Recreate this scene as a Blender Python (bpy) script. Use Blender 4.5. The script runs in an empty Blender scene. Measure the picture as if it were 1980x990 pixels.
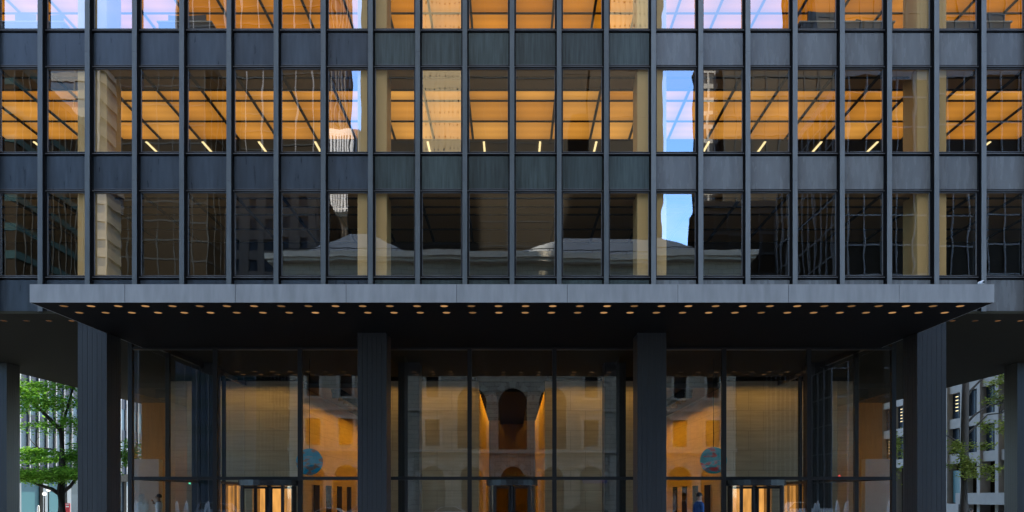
import bpy, math, random
from mathutils import Vector, Matrix
random.seed(11)
R = random.Random(5)
C = bpy.context.scene
col = C.collection
PI = math.pi

# ------------------------------------------------------------------ helpers
class MB:
    def __init__(s): s.v=[]; s.f=[]; s.m=[]; s.sm=[]
    def quad(s, a,b,c,d, mi=0, smooth=False):
        i=len(s.v); s.v += [tuple(a),tuple(b),tuple(c),tuple(d)]; s.f.append((i,i+1,i+2,i+3)); s.m.append(mi); s.sm.append(smooth)
    def poly(s, pts, mi=0):
        i=len(s.v); s.v += [tuple(p) for p in pts]; s.f.append(tuple(range(i,i+len(pts)))); s.m.append(mi); s.sm.append(False)
    def box(s, x0,x1,y0,y1,z0,z1, mi=0):
        i=len(s.v)
        s.v += [(x0,y0,z0),(x1,y0,z0),(x1,y1,z0),(x0,y1,z0),(x0,y0,z1),(x1,y0,z1),(x1,y1,z1),(x0,y1,z1)]
        for q in ((0,3,2,1),(4,5,6,7),(0,1,5,4),(1,2,6,5),(2,3,7,6),(3,0,4,7)):
            s.f.append(tuple(i+k for k in q)); s.m.append(mi); s.sm.append(False)
        return s
    def tube(s, pts, radii, n=8, mi=0, cap=True):
        pts=[Vector(p) for p in pts]
        if not hasattr(radii,'__len__'): radii=[radii]*len(pts)
        rings=[]
        for k,p in enumerate(pts):
            d=(pts[min(k+1,len(pts)-1)]-pts[max(k-1,0)]).normalized()
            u=d.cross(Vector((0,0,1)))
            if u.length<1e-3: u=Vector((1,0,0))
            u.normalize(); w=d.cross(u)
            base=len(s.v); rings.append(base)
            for a in range(n):
                t=2*PI*a/n; s.v.append(tuple(p+radii[k]*(math.cos(t)*u+math.sin(t)*w)))
        for k in range(len(pts)-1):
            for a in range(n):
                b=(a+1)%n
                s.f.append((rings[k]+a,rings[k]+b,rings[k+1]+b,rings[k+1]+a)); s.m.append(mi); s.sm.append(True)
        if cap:
            s.f.append(tuple(rings[0]+a for a in range(n))[::-1]); s.m.append(mi); s.sm.append(False)
            s.f.append(tuple(rings[-1]+a for a in range(n))); s.m.append(mi); s.sm.append(False)
        return s
    def prism_y(s, pts, y0, y1, mi=0):       # polygon in xz extruded along y
        n=len(pts)
        s.poly([(x,y0,z) for x,z in pts],mi); s.poly([(x,y1,z) for x,z in pts][::-1],mi)
        for k in range(n):
            a=pts[k]; b=pts[(k+1)%n]
            s.quad((a[0],y0,a[1]),(a[0],y1,a[1]),(b[0],y1,b[1]),(b[0],y0,b[1]),mi)
        return s
    def build(s, name, mats, parent=None, loc=None):
        if not isinstance(mats,(list,tuple)): mats=[mats]
        off=Vector((0,0,0))
        if loc is not None: off=Vector(loc)
        elif parent is not None: off=wloc(parent)
        me=bpy.data.meshes.new(name)
        me.from_pydata([(x-off.x,y-off.y,z-off.z) for x,y,z in s.v],[],s.f)
        for m in mats: me.materials.append(m)
        me.polygons.foreach_set('material_index', s.m)
        me.polygons.foreach_set('use_smooth', s.sm)
        me.update()
        o=bpy.data.objects.new(name,me); col.objects.link(o)
        if parent is not None:
            o.parent=parent; o.location = off-wloc(parent)
        else: o.location=off
        return o
def wloc(o):
    p=Vector(o.location)
    while o.parent: o=o.parent; p+=Vector(o.location)
    return p
def tag(o,label=None,cat=None,group=None,kind=None):
    if label: o['label']=label
    if cat: o['category']=cat
    if group: o['group']=group
    if kind: o['kind']=kind
    return o
def thing(name,label,cat,loc,group=None):
    o=bpy.data.objects.new(name,None); col.objects.link(o); o.location=loc; o.empty_display_size=.3
    return tag(o,label,cat,group)
def copy_tree(o,parent=None):
    c=o.copy(); col.objects.link(c); c.parent=parent
    for ch in o.children: copy_tree(ch,c)
    return c

# ------------------------------------------------------------------ materials
def newmat(name):
    m=bpy.data.materials.new(name); m.use_nodes=True; nt=m.node_tree; nt.nodes.clear()
    return m,nt,nt.nodes,nt.links
def mat(name, colr, rough=.6, metal=0., spec=.5, noise=0., scale=(1,1,1), nscale=4., bump=0., coat=0., col2=None, nd=4, vary=0., joints=None):
    m,nt,N,L=newmat(name)
    out=N.new('ShaderNodeOutputMaterial'); p=N.new('ShaderNodeBsdfPrincipled'); L.new(p.outputs[0],out.inputs[0])
    p.inputs['Base Color'].default_value=(*colr,1); p.inputs['Roughness'].default_value=rough
    p.inputs['Metallic'].default_value=metal; p.inputs['Specular IOR Level'].default_value=spec; p.inputs['Coat Weight'].default_value=coat
    if noise or bump or col2:
        g=N.new('ShaderNodeNewGeometry'); mp=N.new('ShaderNodeMapping'); mp.inputs['Scale'].default_value=scale
        L.new(g.outputs['Position'],mp.inputs[0])
        t=N.new('ShaderNodeTexNoise'); t.inputs['Scale'].default_value=nscale; t.inputs['Detail'].default_value=nd
        L.new(mp.outputs[0],t.inputs['Vector'])
        r=N.new('ShaderNodeMapRange'); r.inputs[1].default_value=.3; r.inputs[2].default_value=.7
        L.new(t.outputs[0],r.inputs[0])
        mx=N.new('ShaderNodeMix'); mx.data_type='RGBA'
        c2=col2 or tuple(c*(1+noise) for c in colr); c1=colr if col2 else tuple(c*(1-noise) for c in colr)
        mx.inputs[6].default_value=(*c1,1); mx.inputs[7].default_value=(*c2,1)
        L.new(r.outputs[0],mx.inputs[0]); L.new(mx.outputs[2],p.inputs['Base Color'])
        if noise:
            rr=N.new('ShaderNodeMapRange'); rr.inputs[3].default_value=max(.02,rough*(1-.5*noise)); rr.inputs[4].default_value=min(1,rough*(1+.5*noise))
            L.new(r.outputs[0],rr.inputs[0]); L.new(rr.outputs[0],p.inputs['Roughness'])
        if bump:
            b=N.new('ShaderNodeBump'); b.inputs['Distance'].default_value=bump; L.new(t.outputs[0],b.inputs['Height']); L.new(b.outputs[0],p.inputs['Normal'])
    src=p.inputs['Base Color'].links[0].from_socket if p.inputs['Base Color'].links else None
    if src is not None and (vary or joints):
        f=None
        if vary:
            oi=N.new('ShaderNodeObjectInfo'); f=N.new('ShaderNodeMapRange'); f.inputs[3].default_value=1-vary; f.inputs[4].default_value=1+vary; L.new(oi.outputs['Random'],f.inputs[0]); f=f.outputs[0]
        if joints:
            g2=N.new('ShaderNodeNewGeometry'); sp=N.new('ShaderNodeSeparateXYZ'); L.new(g2.outputs['Position'],sp.inputs[0])
            ad=N.new('ShaderNodeMath'); ad.operation='ADD'; L.new(sp.outputs[0],ad.inputs[0]); L.new(sp.outputs[1],ad.inputs[1])
            cb=N.new('ShaderNodeCombineXYZ'); L.new(ad.outputs[0],cb.inputs[0]); L.new(sp.outputs[2],cb.inputs[1])
            bk=N.new('ShaderNodeTexBrick'); L.new(cb.outputs[0],bk.inputs['Vector']); bk.inputs['Scale'].default_value=1.
            bk.inputs['Brick Width'].default_value=joints[0]; bk.inputs['Row Height'].default_value=joints[1]; bk.inputs['Mortar Size'].default_value=joints[2]; bk.inputs['Mortar Smooth'].default_value=.2
            bk.inputs['Color1'].default_value=(1,1,1,1); bk.inputs['Color2'].default_value=(joints[4],)*3+(1,); bk.inputs['Mortar'].default_value=(joints[3],)*3+(1,)
            f=bk.outputs['Color']
        mm=N.new('ShaderNodeMix'); mm.data_type='RGBA'; mm.blend_type='MULTIPLY'; mm.inputs[0].default_value=1.
        L.new(src,mm.inputs[6]); L.new(f,mm.inputs[7]); L.new(mm.outputs[2],p.inputs['Base Color'])
    return m
def emit(name,colr,st=1.,noise=0.,scale=(1,1,1),nscale=1.,objrand=False):
    m,nt,N,L=newmat(name)
    out=N.new('ShaderNodeOutputMaterial'); e=N.new('ShaderNodeEmission'); L.new(e.outputs[0],out.inputs[0])
    e.inputs[0].default_value=(*colr,1); e.inputs[1].default_value=st
    if objrand:
        oi=N.new('ShaderNodeObjectInfo'); r=N.new('ShaderNodeMapRange'); r.inputs[3].default_value=st*.3; r.inputs[4].default_value=st
        L.new(oi.outputs['Random'],r.inputs[0]); L.new(r.outputs[0],e.inputs[1])
    if noise:
        g=N.new('ShaderNodeNewGeometry'); mp=N.new('ShaderNodeMapping'); mp.inputs['Scale'].default_value=scale
        L.new(g.outputs['Position'],mp.inputs[0]); t=N.new('ShaderNodeTexNoise'); t.inputs['Scale'].default_value=nscale; t.inputs['Detail'].default_value=2
        L.new(mp.outputs[0],t.inputs['Vector'])
        r=N.new('ShaderNodeMapRange'); r.inputs[1].default_value=.3; r.inputs[2].default_value=.7; r.inputs[3].default_value=st*(1-noise); r.inputs[4].default_value=st*(1+noise)
        L.new(t.outputs[0],r.inputs[0]); L.new(r.outputs[0],e.inputs[1])
    return m
def luminous(name,colr,st,col2):
    m,nt,N,L=newmat(name)
    out=N.new('ShaderNodeOutputMaterial'); e=N.new('ShaderNodeEmission'); L.new(e.outputs[0],out.inputs[0])
    def mth(op,a,b=None,c=None):
        n=N.new('ShaderNodeMath'); n.operation=op
        for k,v in enumerate((a,b,c)):
            if v is None: continue
            if isinstance(v,(int,float)): n.inputs[k].default_value=v
            else: L.new(v,n.inputs[k])
        return n.outputs[0]
    g=N.new('ShaderNodeNewGeometry'); sp=N.new('ShaderNodeSeparateXYZ'); L.new(g.outputs['Position'],sp.inputs[0])
    ux=mth('DIVIDE',sp.outputs[0],1.41); uy=mth('DIVIDE',mth('SUBTRACT',sp.outputs[1],24.27),1.41)
    cx=mth('FLOOR',ux); cy=mth('FLOOR',uy); fx=mth('FRACT',ux); fy=mth('FRACT',uy)
    cb=N.new('ShaderNodeCombineXYZ'); L.new(cx,cb.inputs[0]); L.new(cy,cb.inputs[1]); L.new(sp.outputs[2],cb.inputs[2])
    wn=N.new('ShaderNodeTexWhiteNoise'); wn.noise_dimensions='2D'; L.new(cb.outputs[0],wn.inputs[0])
    cell=mth('MULTIPLY_ADD',wn.outputs[0],.34,.80)
    # three tubes glow softly through each panel, brighter in its middle
    tube=mth('MULTIPLY_ADD',mth('SINE',mth('MULTIPLY',fy,18.85)),.07,1.)
    mid=mth('MULTIPLY_ADD',mth('SINE',mth('MULTIPLY',fx,3.1416)),.35,.76)
    mid2=mth('MULTIPLY_ADD',mth('SINE',mth('MULTIPLY',fy,3.1416)),.28,.80)
    t=N.new('ShaderNodeTexNoise'); t.inputs['Scale'].default_value=.5; t.inputs['Detail'].default_value=3; L.new(g.outputs['Position'],t.inputs['Vector'])
    nz=mth('MULTIPLY_ADD',t.outputs[0],.5,.75)
    L.new(mth('MULTIPLY',mth('MULTIPLY',mth('MULTIPLY',mth('MULTIPLY',cell,tube),mth('MULTIPLY',mid,mid2)),nz),st),e.inputs[1])
    mx=N.new('ShaderNodeMix'); mx.data_type='RGBA'; mx.inputs[6].default_value=(*colr,1); mx.inputs[7].default_value=(*col2,1); L.new(wn.outputs[0],mx.inputs[0]); L.new(mx.outputs[2],e.inputs[0])
    return m
def glass(name,tint,refl,wave=.0006,nscale=2.3,rtint=(1,1,1)):
    m,nt,N,L=newmat(name)
    out=N.new('ShaderNodeOutputMaterial'); mx=N.new('ShaderNodeMixShader'); L.new(mx.outputs[0],out.inputs[0])
    tr=N.new('ShaderNodeBsdfTransparent'); tr.inputs[0].default_value=(*tint,1)
    gl=N.new('ShaderNodeBsdfGlossy'); gl.inputs['Roughness'].default_value=0.0; gl.inputs[0].default_value=(*rtint,1)
    lw=N.new('ShaderNodeLayerWeight'); lw.inputs[0].default_value=.5
    pw=N.new('ShaderNodeMath'); pw.operation='POWER'; pw.inputs[1].default_value=5; L.new(lw.outputs['Facing'],pw.inputs[0])
    md=N.new('ShaderNodeMath'); md.operation='MULTIPLY_ADD'; md.inputs[1].default_value=1-refl; md.inputs[2].default_value=refl
    md.use_clamp=True; L.new(pw.outputs[0],md.inputs[0]); L.new(md.outputs[0],mx.inputs[0])
    L.new(tr.outputs[0],mx.inputs[1]); L.new(gl.outputs[0],mx.inputs[2])
    if wave:
        g=N.new('ShaderNodeNewGeometry'); oi=N.new('ShaderNodeObjectInfo'); ml=N.new('ShaderNodeMath'); ml.operation='MULTIPLY'; ml.inputs[1].default_value=50
        L.new(oi.outputs['Random'],ml.inputs[0])
        mp=N.new('ShaderNodeMapping'); mp.inputs['Scale'].default_value=(1.5,1,.8); L.new(g.outputs['Position'],mp.inputs[0])
        ad=N.new('ShaderNodeVectorMath'); ad.operation='ADD'; L.new(mp.outputs[0],ad.inputs[0]); L.new(ml.outputs[0],ad.inputs[1])
        t=N.new('ShaderNodeTexNoise'); t.inputs['Scale'].default_value=nscale; t.inputs['Detail'].default_value=.6; L.new(ad.outputs[0],t.inputs['Vector'])
        b=N.new('ShaderNodeBump'); b.inputs['Distance'].default_value=wave; b.inputs['Strength'].default_value=1.
        L.new(t.outputs[0],b.inputs['Height']); L.new(b.outputs[0],gl.inputs['Normal'])
    return m
def leafmat(name,c1,c2):
    m,nt,N,L=newmat(name)
    out=N.new('ShaderNodeOutputMaterial'); d=N.new('ShaderNodeBsdfDiffuse'); t=N.new('ShaderNodeBsdfTranslucent'); mx=N.new('ShaderNodeMixShader'); mx.inputs[0].default_value=.4
    g=N.new('ShaderNodeNewGeometry'); cr=N.new('ShaderNodeMix'); cr.data_type='RGBA'
    cr.inputs[6].default_value=(*c1,1); cr.inputs[7].default_value=(*c2,1); L.new(g.outputs['Random Per Island'],cr.inputs[0])
    L.new(cr.outputs[2],d.inputs[0]); L.new(cr.outputs[2],t.inputs[0]); L.new(d.outputs[0],mx.inputs[1]); L.new(t.outputs[0],mx.inputs[2]); L.new(mx.outputs[0],out.inputs[0])
    return m

M={}
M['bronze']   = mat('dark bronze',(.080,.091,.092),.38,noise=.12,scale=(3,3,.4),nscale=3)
M['bronzeL']  = mat('blue grey bronze',(.034,.046,.057),.30,vary=.16,noise=.20,scale=(4,4,.5),nscale=2.2)
M['bronzeM']  = mat('green grey bronze',(.038,.054,.050),.34,vary=.22,noise=.30,scale=(9,9,.5),nscale=2.2)
M['bronzeR']  = mat('light grey bronze',(.138,.145,.144),.27,vary=.14,noise=.12,scale=(3,3,.5),nscale=2.2)
M['bronzeW']  = mat('lighter grey mullion bronze',(.148,.158,.157),.35,noise=.10,scale=(3,3,.5),nscale=2.2)
M['fascia']   = mat('canopy fascia bronze',(.228,.238,.238),.42,noise=.13,scale=(3.5,3.5,.6),nscale=1.8)
M['column']   = mat('column bronze cladding',(.019,.0215,.0235),.42,noise=.10,scale=(14,14,.15),nscale=2)
M['frame']    = mat('window frame bronze',(.006,.006,.0065),.5,spec=.2)
M['trim']     = mat('window bead aluminium bronze',(.11,.11,.11),.4)
M['lobbybar'] = mat('lobby glazing bar bronze',(.012,.012,.012),.4)
M['black']    = mat('canopy underside',(.004,.004,.004),.8,spec=.1)
M['soffit']   = mat('soffit mosaic',(.032,.031,.021),.85,spec=.08,noise=.06,nscale=1.2)
M['lobbyceil']= mat('lobby ceiling mosaic',(.05,.048,.04),.6)
M['glassU']   = glass('tinted upper glass',(.95,.89,.79),.29,.00070,1.5)
M['glassL']   = glass('clear lobby glass',(.93,.91,.86),.165,.00030,1.2)
M['beige']    = mat('beige painted column',(.95,.69,.32),.6)
M['dark']     = mat('dark interior',(.035,.03,.027),.8)
M['carpet']   = mat('office carpet',(.08,.075,.07),.95)
M['ceiloff']  = mat('unlit ceiling panel',(.50,.31,.12),.6)
M['ceilplain']= mat('inner ceiling',(.11,.085,.06),.7)
M['grid']     = mat('ceiling grid',(.02,.014,.008),.6)
M['lum2']     = luminous('luminous ceiling amber',(1.,.40,.045),.110,(1.,.48,.09))
M['lum3']     = luminous('luminous ceiling deep amber',(1.,.34,.008),.098,(1.,.38,.02))
M['tubelamp'] = emit('linear lamp tube',(1.,.83,.45),.26)
M['downlight']= emit('downlight lens',(1.,.52,.20),.085,objrand=True)
M['downlight2']= emit('soffit downlight lens',(1.,.46,.18),.032,objrand=True)
M['dlrim']    = mat('downlight rim',(.05,.035,.02),.4)
M['travertine']= mat('travertine',(.58,.49,.34),.45,joints=(1.41,.95,.008,.55,.93),noise=.10,scale=(.5,.5,6),nscale=1.4)
M['gridwhite']= mat('weathered white mullion',(.12,.12,.12),.7)
M['whitestone']= mat('pale stone',(.62,.60,.54),.6,noise=.05,nscale=2)
M['wood']     = mat('amber wood',(.42,.17,.035),.45,noise=.15,scale=(6,6,.4),nscale=2)
M['darkwood'] = mat('dark walnut panelling',(.045,.024,.010),.5,noise=.2,scale=(5,5,.4),nscale=2)
M['washer']   = emit('wall washer lamp',(1.,.44,.018),5.0)
M['washer2']  = emit('lobby wall washer lamp',(1.,.60,.16),2.3)
M['glowdoor'] = emit('lit doorway panel',(1.,.46,.11),.115,.35,(3,3,.6),1.5)
M['elevdoor'] = mat('elevator door',(.008,.007,.006),.7,spec=.1)
M['granite']  = mat('pink grey granite paving',(.30,.28,.26),.6,noise=.10,nscale=6)
M['asphalt']  = mat('asphalt',(.05,.05,.052),.85,noise=.2,nscale=5)
M['concrete'] = mat('pavement concrete',(.28,.275,.265),.8,noise=.1,nscale=3)
M['stone']    = mat('racquet limestone',(.38,.33,.235),.8,joints=(1.5,.56,.03,.45,.86),noise=.12,nscale=1.2)
M['stone2']   = mat('stone trim',(.43,.38,.29),.8,noise=.08,nscale=1.2)
M['roof']     = mat('pale roof',(.15,.155,.15),.8,noise=.08,nscale=1)
M['darkglass']= mat('dark tower glass',(.012,.009,.005),.5,spec=.06)
M['winglass'] = mat('far window glass',(.02,.024,.03),.12)
M['blueglass']= mat('blue curtain glass',(.030,.045,.065),.25,spec=.12)
M['teal']     = mat('teal shop glass',(.03,.11,.125),.4,spec=.15)
M['greytower']= mat('grey tower mullion',(.022,.024,.024),.9,spec=.08)
M['signalgrey']= mat('galvanised grey metal',(.16,.17,.17),.5)
M['palewhite']= mat('white tower cladding',(.30,.30,.31),.7)
M['precast']= mat('precast pale concrete',(.27,.25,.215),.8,noise=.08,nscale=1.5)
M['bandgrey']= mat('weathered grey band',(.075,.074,.07),.8,noise=.15,nscale=.8)
M['rib']= mat('dull grey rib',(.07,.07,.075),.8)
M['tealband']= mat('dark teal band',(.012,.028,.030),.8,spec=.1)
M['fin']= mat('pale aluminium fin',(.50,.52,.54),.6)
M['white']    = mat('white painted metal',(.75,.76,.77),.5)
M['paleblue'] = mat('blue grey spandrel',(.036,.050,.075),.85,spec=.12)
M['buff']     = mat('buff tower stone',(.16,.118,.058),.8,noise=.1,nscale=.6)
M['brick']    = mat('grey brown brick',(.05,.042,.034),.85,noise=.15,nscale=1)
M['palest']   = mat('pale concrete',(.165,.16,.15),.8,noise=.06,nscale=1)
M['bark']     = mat('bark',(.030,.024,.018),.9,noise=.3,scale=(6,6,1),nscale=3,bump=.02)
M['bark2']    = mat('grey bark',(.075,.066,.052),.9,noise=.3,scale=(6,6,1),nscale=3,bump=.02)
M['leafL']    = leafmat('fresh green leaf',(.07,.20,.018),(.22,.43,.06))
M['leafR']    = leafmat('autumn green leaf',(.13,.19,.035),(.38,.42,.10))
M['leafM']    = leafmat('dull green leaf',(.03,.06,.012),(.08,.12,.03))
M['plastic']  = mat('black plastic',(.015,.016,.018),.35)
M['desk']     = mat('desk laminate',(.55,.55,.53),.5)
M['deskfront']= mat('desk modesty panel',(.05,.065,.09),.5)
M['screen']   = mat('dark monitor back',(.012,.014,.018),.3)
M['water']    = mat('white fountain spray',(.6,.62,.64),.3)
M['pool']     = mat('pool water',(.03,.05,.05),.05)
M['red']      = mat('red sign',(.55,.02,.03),.5)
M['redlamp']  = emit('red signal lamp',(1.,.05,.06),.8)
M['greenlamp']= emit('green signal lamp',(.1,1.,.55),.7)
M['globelamp']= emit('globe lamp glass',(1.,.97,.9),.25)

# =================================================================== setting
g=MB(); g.quad((-1500,-1500,-.75),(1500,-1500,-.75),(1500,1500,-.75),(-1500,1500,-.75)); o=g.build('ground',M['asphalt']); tag(o,kind='structure')
p=MB(); p.box(-31,31,-13,60,-.74,0); o=p.build('plaza',M['granite']); tag(o,kind='structure')
p=MB()
for (x0,x1,y0,y1) in ((-60,60,-19,-13.01),(-120,120,-47.5,-42),(-44,-40.5,36,130),(40.5,44,36,130)): p.box(x0,x1,y0,y1,-.745,-.62)
o=p.build('pavement',M['concrete']); tag(o,kind='structure')
p=MB(); p.box(-120,120,-33,-28.5,-.745,-.6); o=p.build('median',M['concrete']); tag(o,kind='structure')
p=MB()
for yy in (-23.5,-38):
    for k in range(-12,12): p.quad((k*6,yy-.06,-.746),(k*6+3,yy-.06,-.746),(k*6+3,yy+.06,-.746),(k*6,yy+.06,-.746))
o=p.build('road_marking',M['white']); tag(o,kind='structure')

# =================================================================== office tower
MOD=1.41; HALF=15.5*MOD+.12
YM=23.49; YG=23.715
T=thing('office_tower','dark bronze and amber lit glass office tower with a long flat entrance canopy','office building',(0,24,0))
STORE=[(8.26,10.77,8.05,10.84),(11.98,14.50,11.77,14.56),(15.69,18.21,15.49,18.28)]   # pane bottom/top, floor, ceiling
ZBOT=7.16
# ---- mullions (I sections)
def mullion(x):
    b=MB(); w=.07
    for (z0,z1) in ((ZBOT-.01,11.06),(11.066,14.9),(14.906,18.55)):
        b.box(x-w,x+w,YM,YM+.018,z0,z1)
        b.box(x-.016,x+.016,YM+.018,YM+.15,z0,z1,1)  # web and back flange near-black: shade behind the flange put into the colour
        b.box(x-w*.9,x+w*.9,YM+.15,YM+.17,z0,z1,1)
    b.build('mullion',[M['bronze'] if x<4 else M['bronzeW'],M['frame']],T)  # mullions further right take a lighter bronze
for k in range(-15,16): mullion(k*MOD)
# ---- windows
winrnd=random.Random(3)
def window(k,s):
    zb,zt,_,_=STORE[s]; x0=k*MOD+.075; x1=(k+1)*MOD-.075
    b=MB(); y0=YG-.095; y1=YG+.03
    b.box(x0-.07,x0+.04,y0+.035,y1,zb-.10,zt+.07,0); b.box(x1-.04,x1+.07,y0+.035,y1,zb-.10,zt+.07,0)   # jambs
    b.box(x0+.04,x1-.04,y0+.04,y1,zt,zt+.07,0); b.box(x0+.04,x1-.04,y0+.04,y1,zb-.10,zb,0)
    # light beads
    b.box(x0+.04,x0+.052,YG-.045,YG-.004,zb+.012,zt-.012,1); b.box(x1-.052,x1-.04,YG-.045,YG-.004,zb+.012,zt-.012,1)
    b.box(x0+.04,x1-.04,YG-.045,YG-.004,zb,zb+.016,1); b.box(x0+.04,x1-.04,YG-.05,YG-.004,zt-.016,zt,1)
    b.box(x0+.0,x1-.0,y0+.012,y0+.04,zb-.062,zb-.040,1)
    b.box(x0+.0,x1-.0,y0+.012,y0+.04,zt+.030,zt+.050,1)
    w=b.build('window',[M['frame'],M['trim']],T)
    cx=(x0+x1)/2; cz=(zb+zt)/2
    q=MB(); hx=(x1-x0)/2-.041; hz=(zt-zb)/2
    q.quad((-hx,0,-hz),(hx,0,-hz),(hx,0,hz),(-hx,0,hz))
    pn=q.build('pane',M['glassU'],w,loc=(0,0,0)); pn.location=Vector((cx,YG,cz))-wloc(T)
    pn.rotation_euler=(winrnd.gauss(0,.0012),0,winrnd.gauss(0,.0014))
for s in range(3):
    for k in range(-15,15): window(k,s)
# ---- spandrel panels
def spandrel(k,z0,z1):
    x0=k*MOD+.105; x1=(k+1)*MOD-.105
    b=MB(); b.box(x0,x1,YG-.045,YG+.02,z0,z1)
    b.box(x0+.01,x1-.01,YG-.06,YG-.046,z0+.004,z0+.018,1)
    m = M['bronzeL'] if k<-3 else (M['bronzeM'] if k<3 else M['bronzeR'])  # bronze tone by bay: blue grey left, greenish centre, lighter grey right
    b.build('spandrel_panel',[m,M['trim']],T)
for k in range(-15,15):
    spandrel(k,14.585,15.565); spandrel(k,10.855,11.855); spandrel(k,ZBOT+.02,8.135)
for (z0,z1) in ((7.2,8.155),(10.845,11.875),(14.575,15.585),(18.285,18.59)):
    b=MB(); b.box(-HALF+.1,HALF-.1,YG+.021,YG+.045,z0,z1); b.build('spandrel_backing',M['frame'],T)
# ---- slabs, ceilings, interiors
for s,(zb,zt,zf,zc) in enumerate(STORE):
    lo = 7.2 if s==0 else STORE[s-1][3]+.02
    b=MB(); b.box(-HALF+.1,HALF-.1,YG+.05,48,lo,zf-.001); b.build('floor_slab',M['carpet'],T)
    b=MB(); b.box(-HALF+.1,HALF-.1,36,36.2,zf+.001,zc-.001); b.build('interior_wall',M['dark'],T)
    lit = [None,M['lum2'],M['lum3']][s]
    b=MB()
    b.box(-HALF+.1,HALF-.1,YG+.03,25.0,zc,zc+.015,0)
    b.box(-HALF+.1,HALF-.1,25.0,28.5,zc,zc+.015,1)
    b.box(-HALF+.1,HALF-.1,28.5,36,zc-.0,zc+.015,2)
    cl=b.build('luminous_ceiling',[M['ceiloff'],lit or M['ceiloff'],M['ceilplain']],T)
    b=MB()
    for k in range(-15,16): b.box(k*MOD-.04,k*MOD+.04,YG+.03,28.5,zc-.05,zc-.001)
    for y in (24.27,25.0,25.68,27.09,28.5): b.box(-HALF+.1,HALF-.1,y-.03,y+.03,zc-.045,zc-.002)
    b.build('ceiling_grid',M['grid'],cl)
    if s==1:
        for k in range(-10,10):
            x=(k+.5)*2.05
            b=MB(); b.box(x-.035,x+.035,28.66,29.55,zc-.035,zc-.003); b.build('linear_lamp',M['tubelamp'],cl)
b=MB(); b.box(-HALF+.02,HALF-.02,YM+.1,60,18.60,150); b.build('upper_storeys',M['bronze'],T)
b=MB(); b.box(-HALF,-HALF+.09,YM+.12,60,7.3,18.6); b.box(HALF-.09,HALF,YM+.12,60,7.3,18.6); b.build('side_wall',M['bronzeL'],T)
# ---- columns
BAY=6*MOD; HW=.437; YC=23.78
def col_mesh(x,y,z0,z1):
    b=MB(); b.box(x-HW+.012,x+HW-.012,y+.012,y+2*HW-.012,z0,z1)
    n=6; w=2*HW/n
    for i in range(n):
        a=x-HW+i*w
        b.box(a+(0 if i==0 else .003),a+w-(0 if i==n-1 else .003),y,y+.012,z0,z1)
        b.box(a+(0.013 if i==0 else .006),a+w-(0.013 if i==n-1 else .006),y+2*HW-.012,y+2*HW,z0,z1)
        c=y+i*w
        b.box(x-HW,x-HW+.012,c+(.013 if i==0 else .006),c+w-(.013 if i==n-1 else .006),z0,z1)
        b.box(x+HW-.012,x+HW,c+(.013 if i==0 else .006),c+w-(.013 if i==n-1 else .006),z0,z1)
    return b
for r in range(3):
    for i in range(6):
        if r==2 and i in (1,2,3,4): continue
        col_mesh((i-2.5)*BAY,YC+r*BAY,0,7.14).build('column',M['column'],T)
for i in range(6):
    x=(i-2.5)*BAY
    b=MB()
    for (zb,zt,zf,zc) in STORE: b.box(x-HW,x+HW,YC,YC+2*HW,zf+.001,zc+.05)
    b.build('interior_column',M['beige'],T)
# ---- soffit + lobby ceiling
b=MB(); b.box(-HALF,HALF,YM+.13,60,7.11,7.19,0); sf=b.build('soffit',M['soffit'],T)
def downlight(x,y,z,parent,r=.118,lens='downlight'):
    b=MB(); n=16
    for a in range(n):
        t0=2*PI*a/n; t1=2*PI*(a+1)/n
        c0,s0,c1,s1=math.cos(t0),math.sin(t0),math.cos(t1),math.sin(t1)
        b.quad((x+r*c0,y+r*s0,z-.004),(x+r*c1,y+r*s1,z-.004),(x+.82*r*c1,y+.82*r*s1,z-.010),(x+.82*r*c0,y+.82*r*s0,z-.010),1)
    b.poly([(x+.82*r*math.cos(2*PI*a/n),y+.82*r*math.sin(2*PI*a/n),z-.009) for a in range(n)][::-1],0)
    b.build('downlight',[M[lens],M['dlrim']],parent)
for sgn in (-1,1):
    for k in range(18,31): downlight(sgn*(.3525+.705*k),24.55,7.11,sf,.10,'downlight2')
# ---- canopy
CX=12.30; CY=20.05; CZ0=6.57; CZ1=7.03
b=MB(); b.box(-CX+.02,CX-.02,CY+.02,26.14,CZ0,CZ1-.01,0); b.box(-CX+.02,CX-.02,CY+.02,23.4,CZ1-.009,CZ1-.004,1)
cn=b.build('canopy',[M['black'],M['fascia']],T)
ed=[-CX]+[k*MOD for k in (-7,-5,-3,-1,1,3,5,7)]+[CX]
for a,c in zip(ed[:-1],ed[1:]):
    b=MB(); b.box(a+.006,c-.006,CY,CY+.019,CZ0-.004,CZ1); b.build('fascia_panel',M['fascia'],cn)
for sgn in (-1,1):
    b=MB(); x=sgn*CX; b.box(min(x,x-sgn*.019),max(x,x-sgn*.019),CY+.02,26.13,CZ0-.004,CZ1-.011); b.build('fascia_panel',M['fascia'],cn)
for y in (20.42,21.15):
    for k in range(17):
        for sgn in (-1,1): downlight(sgn*(.3525+.705*k),y,CZ0,cn)
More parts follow.
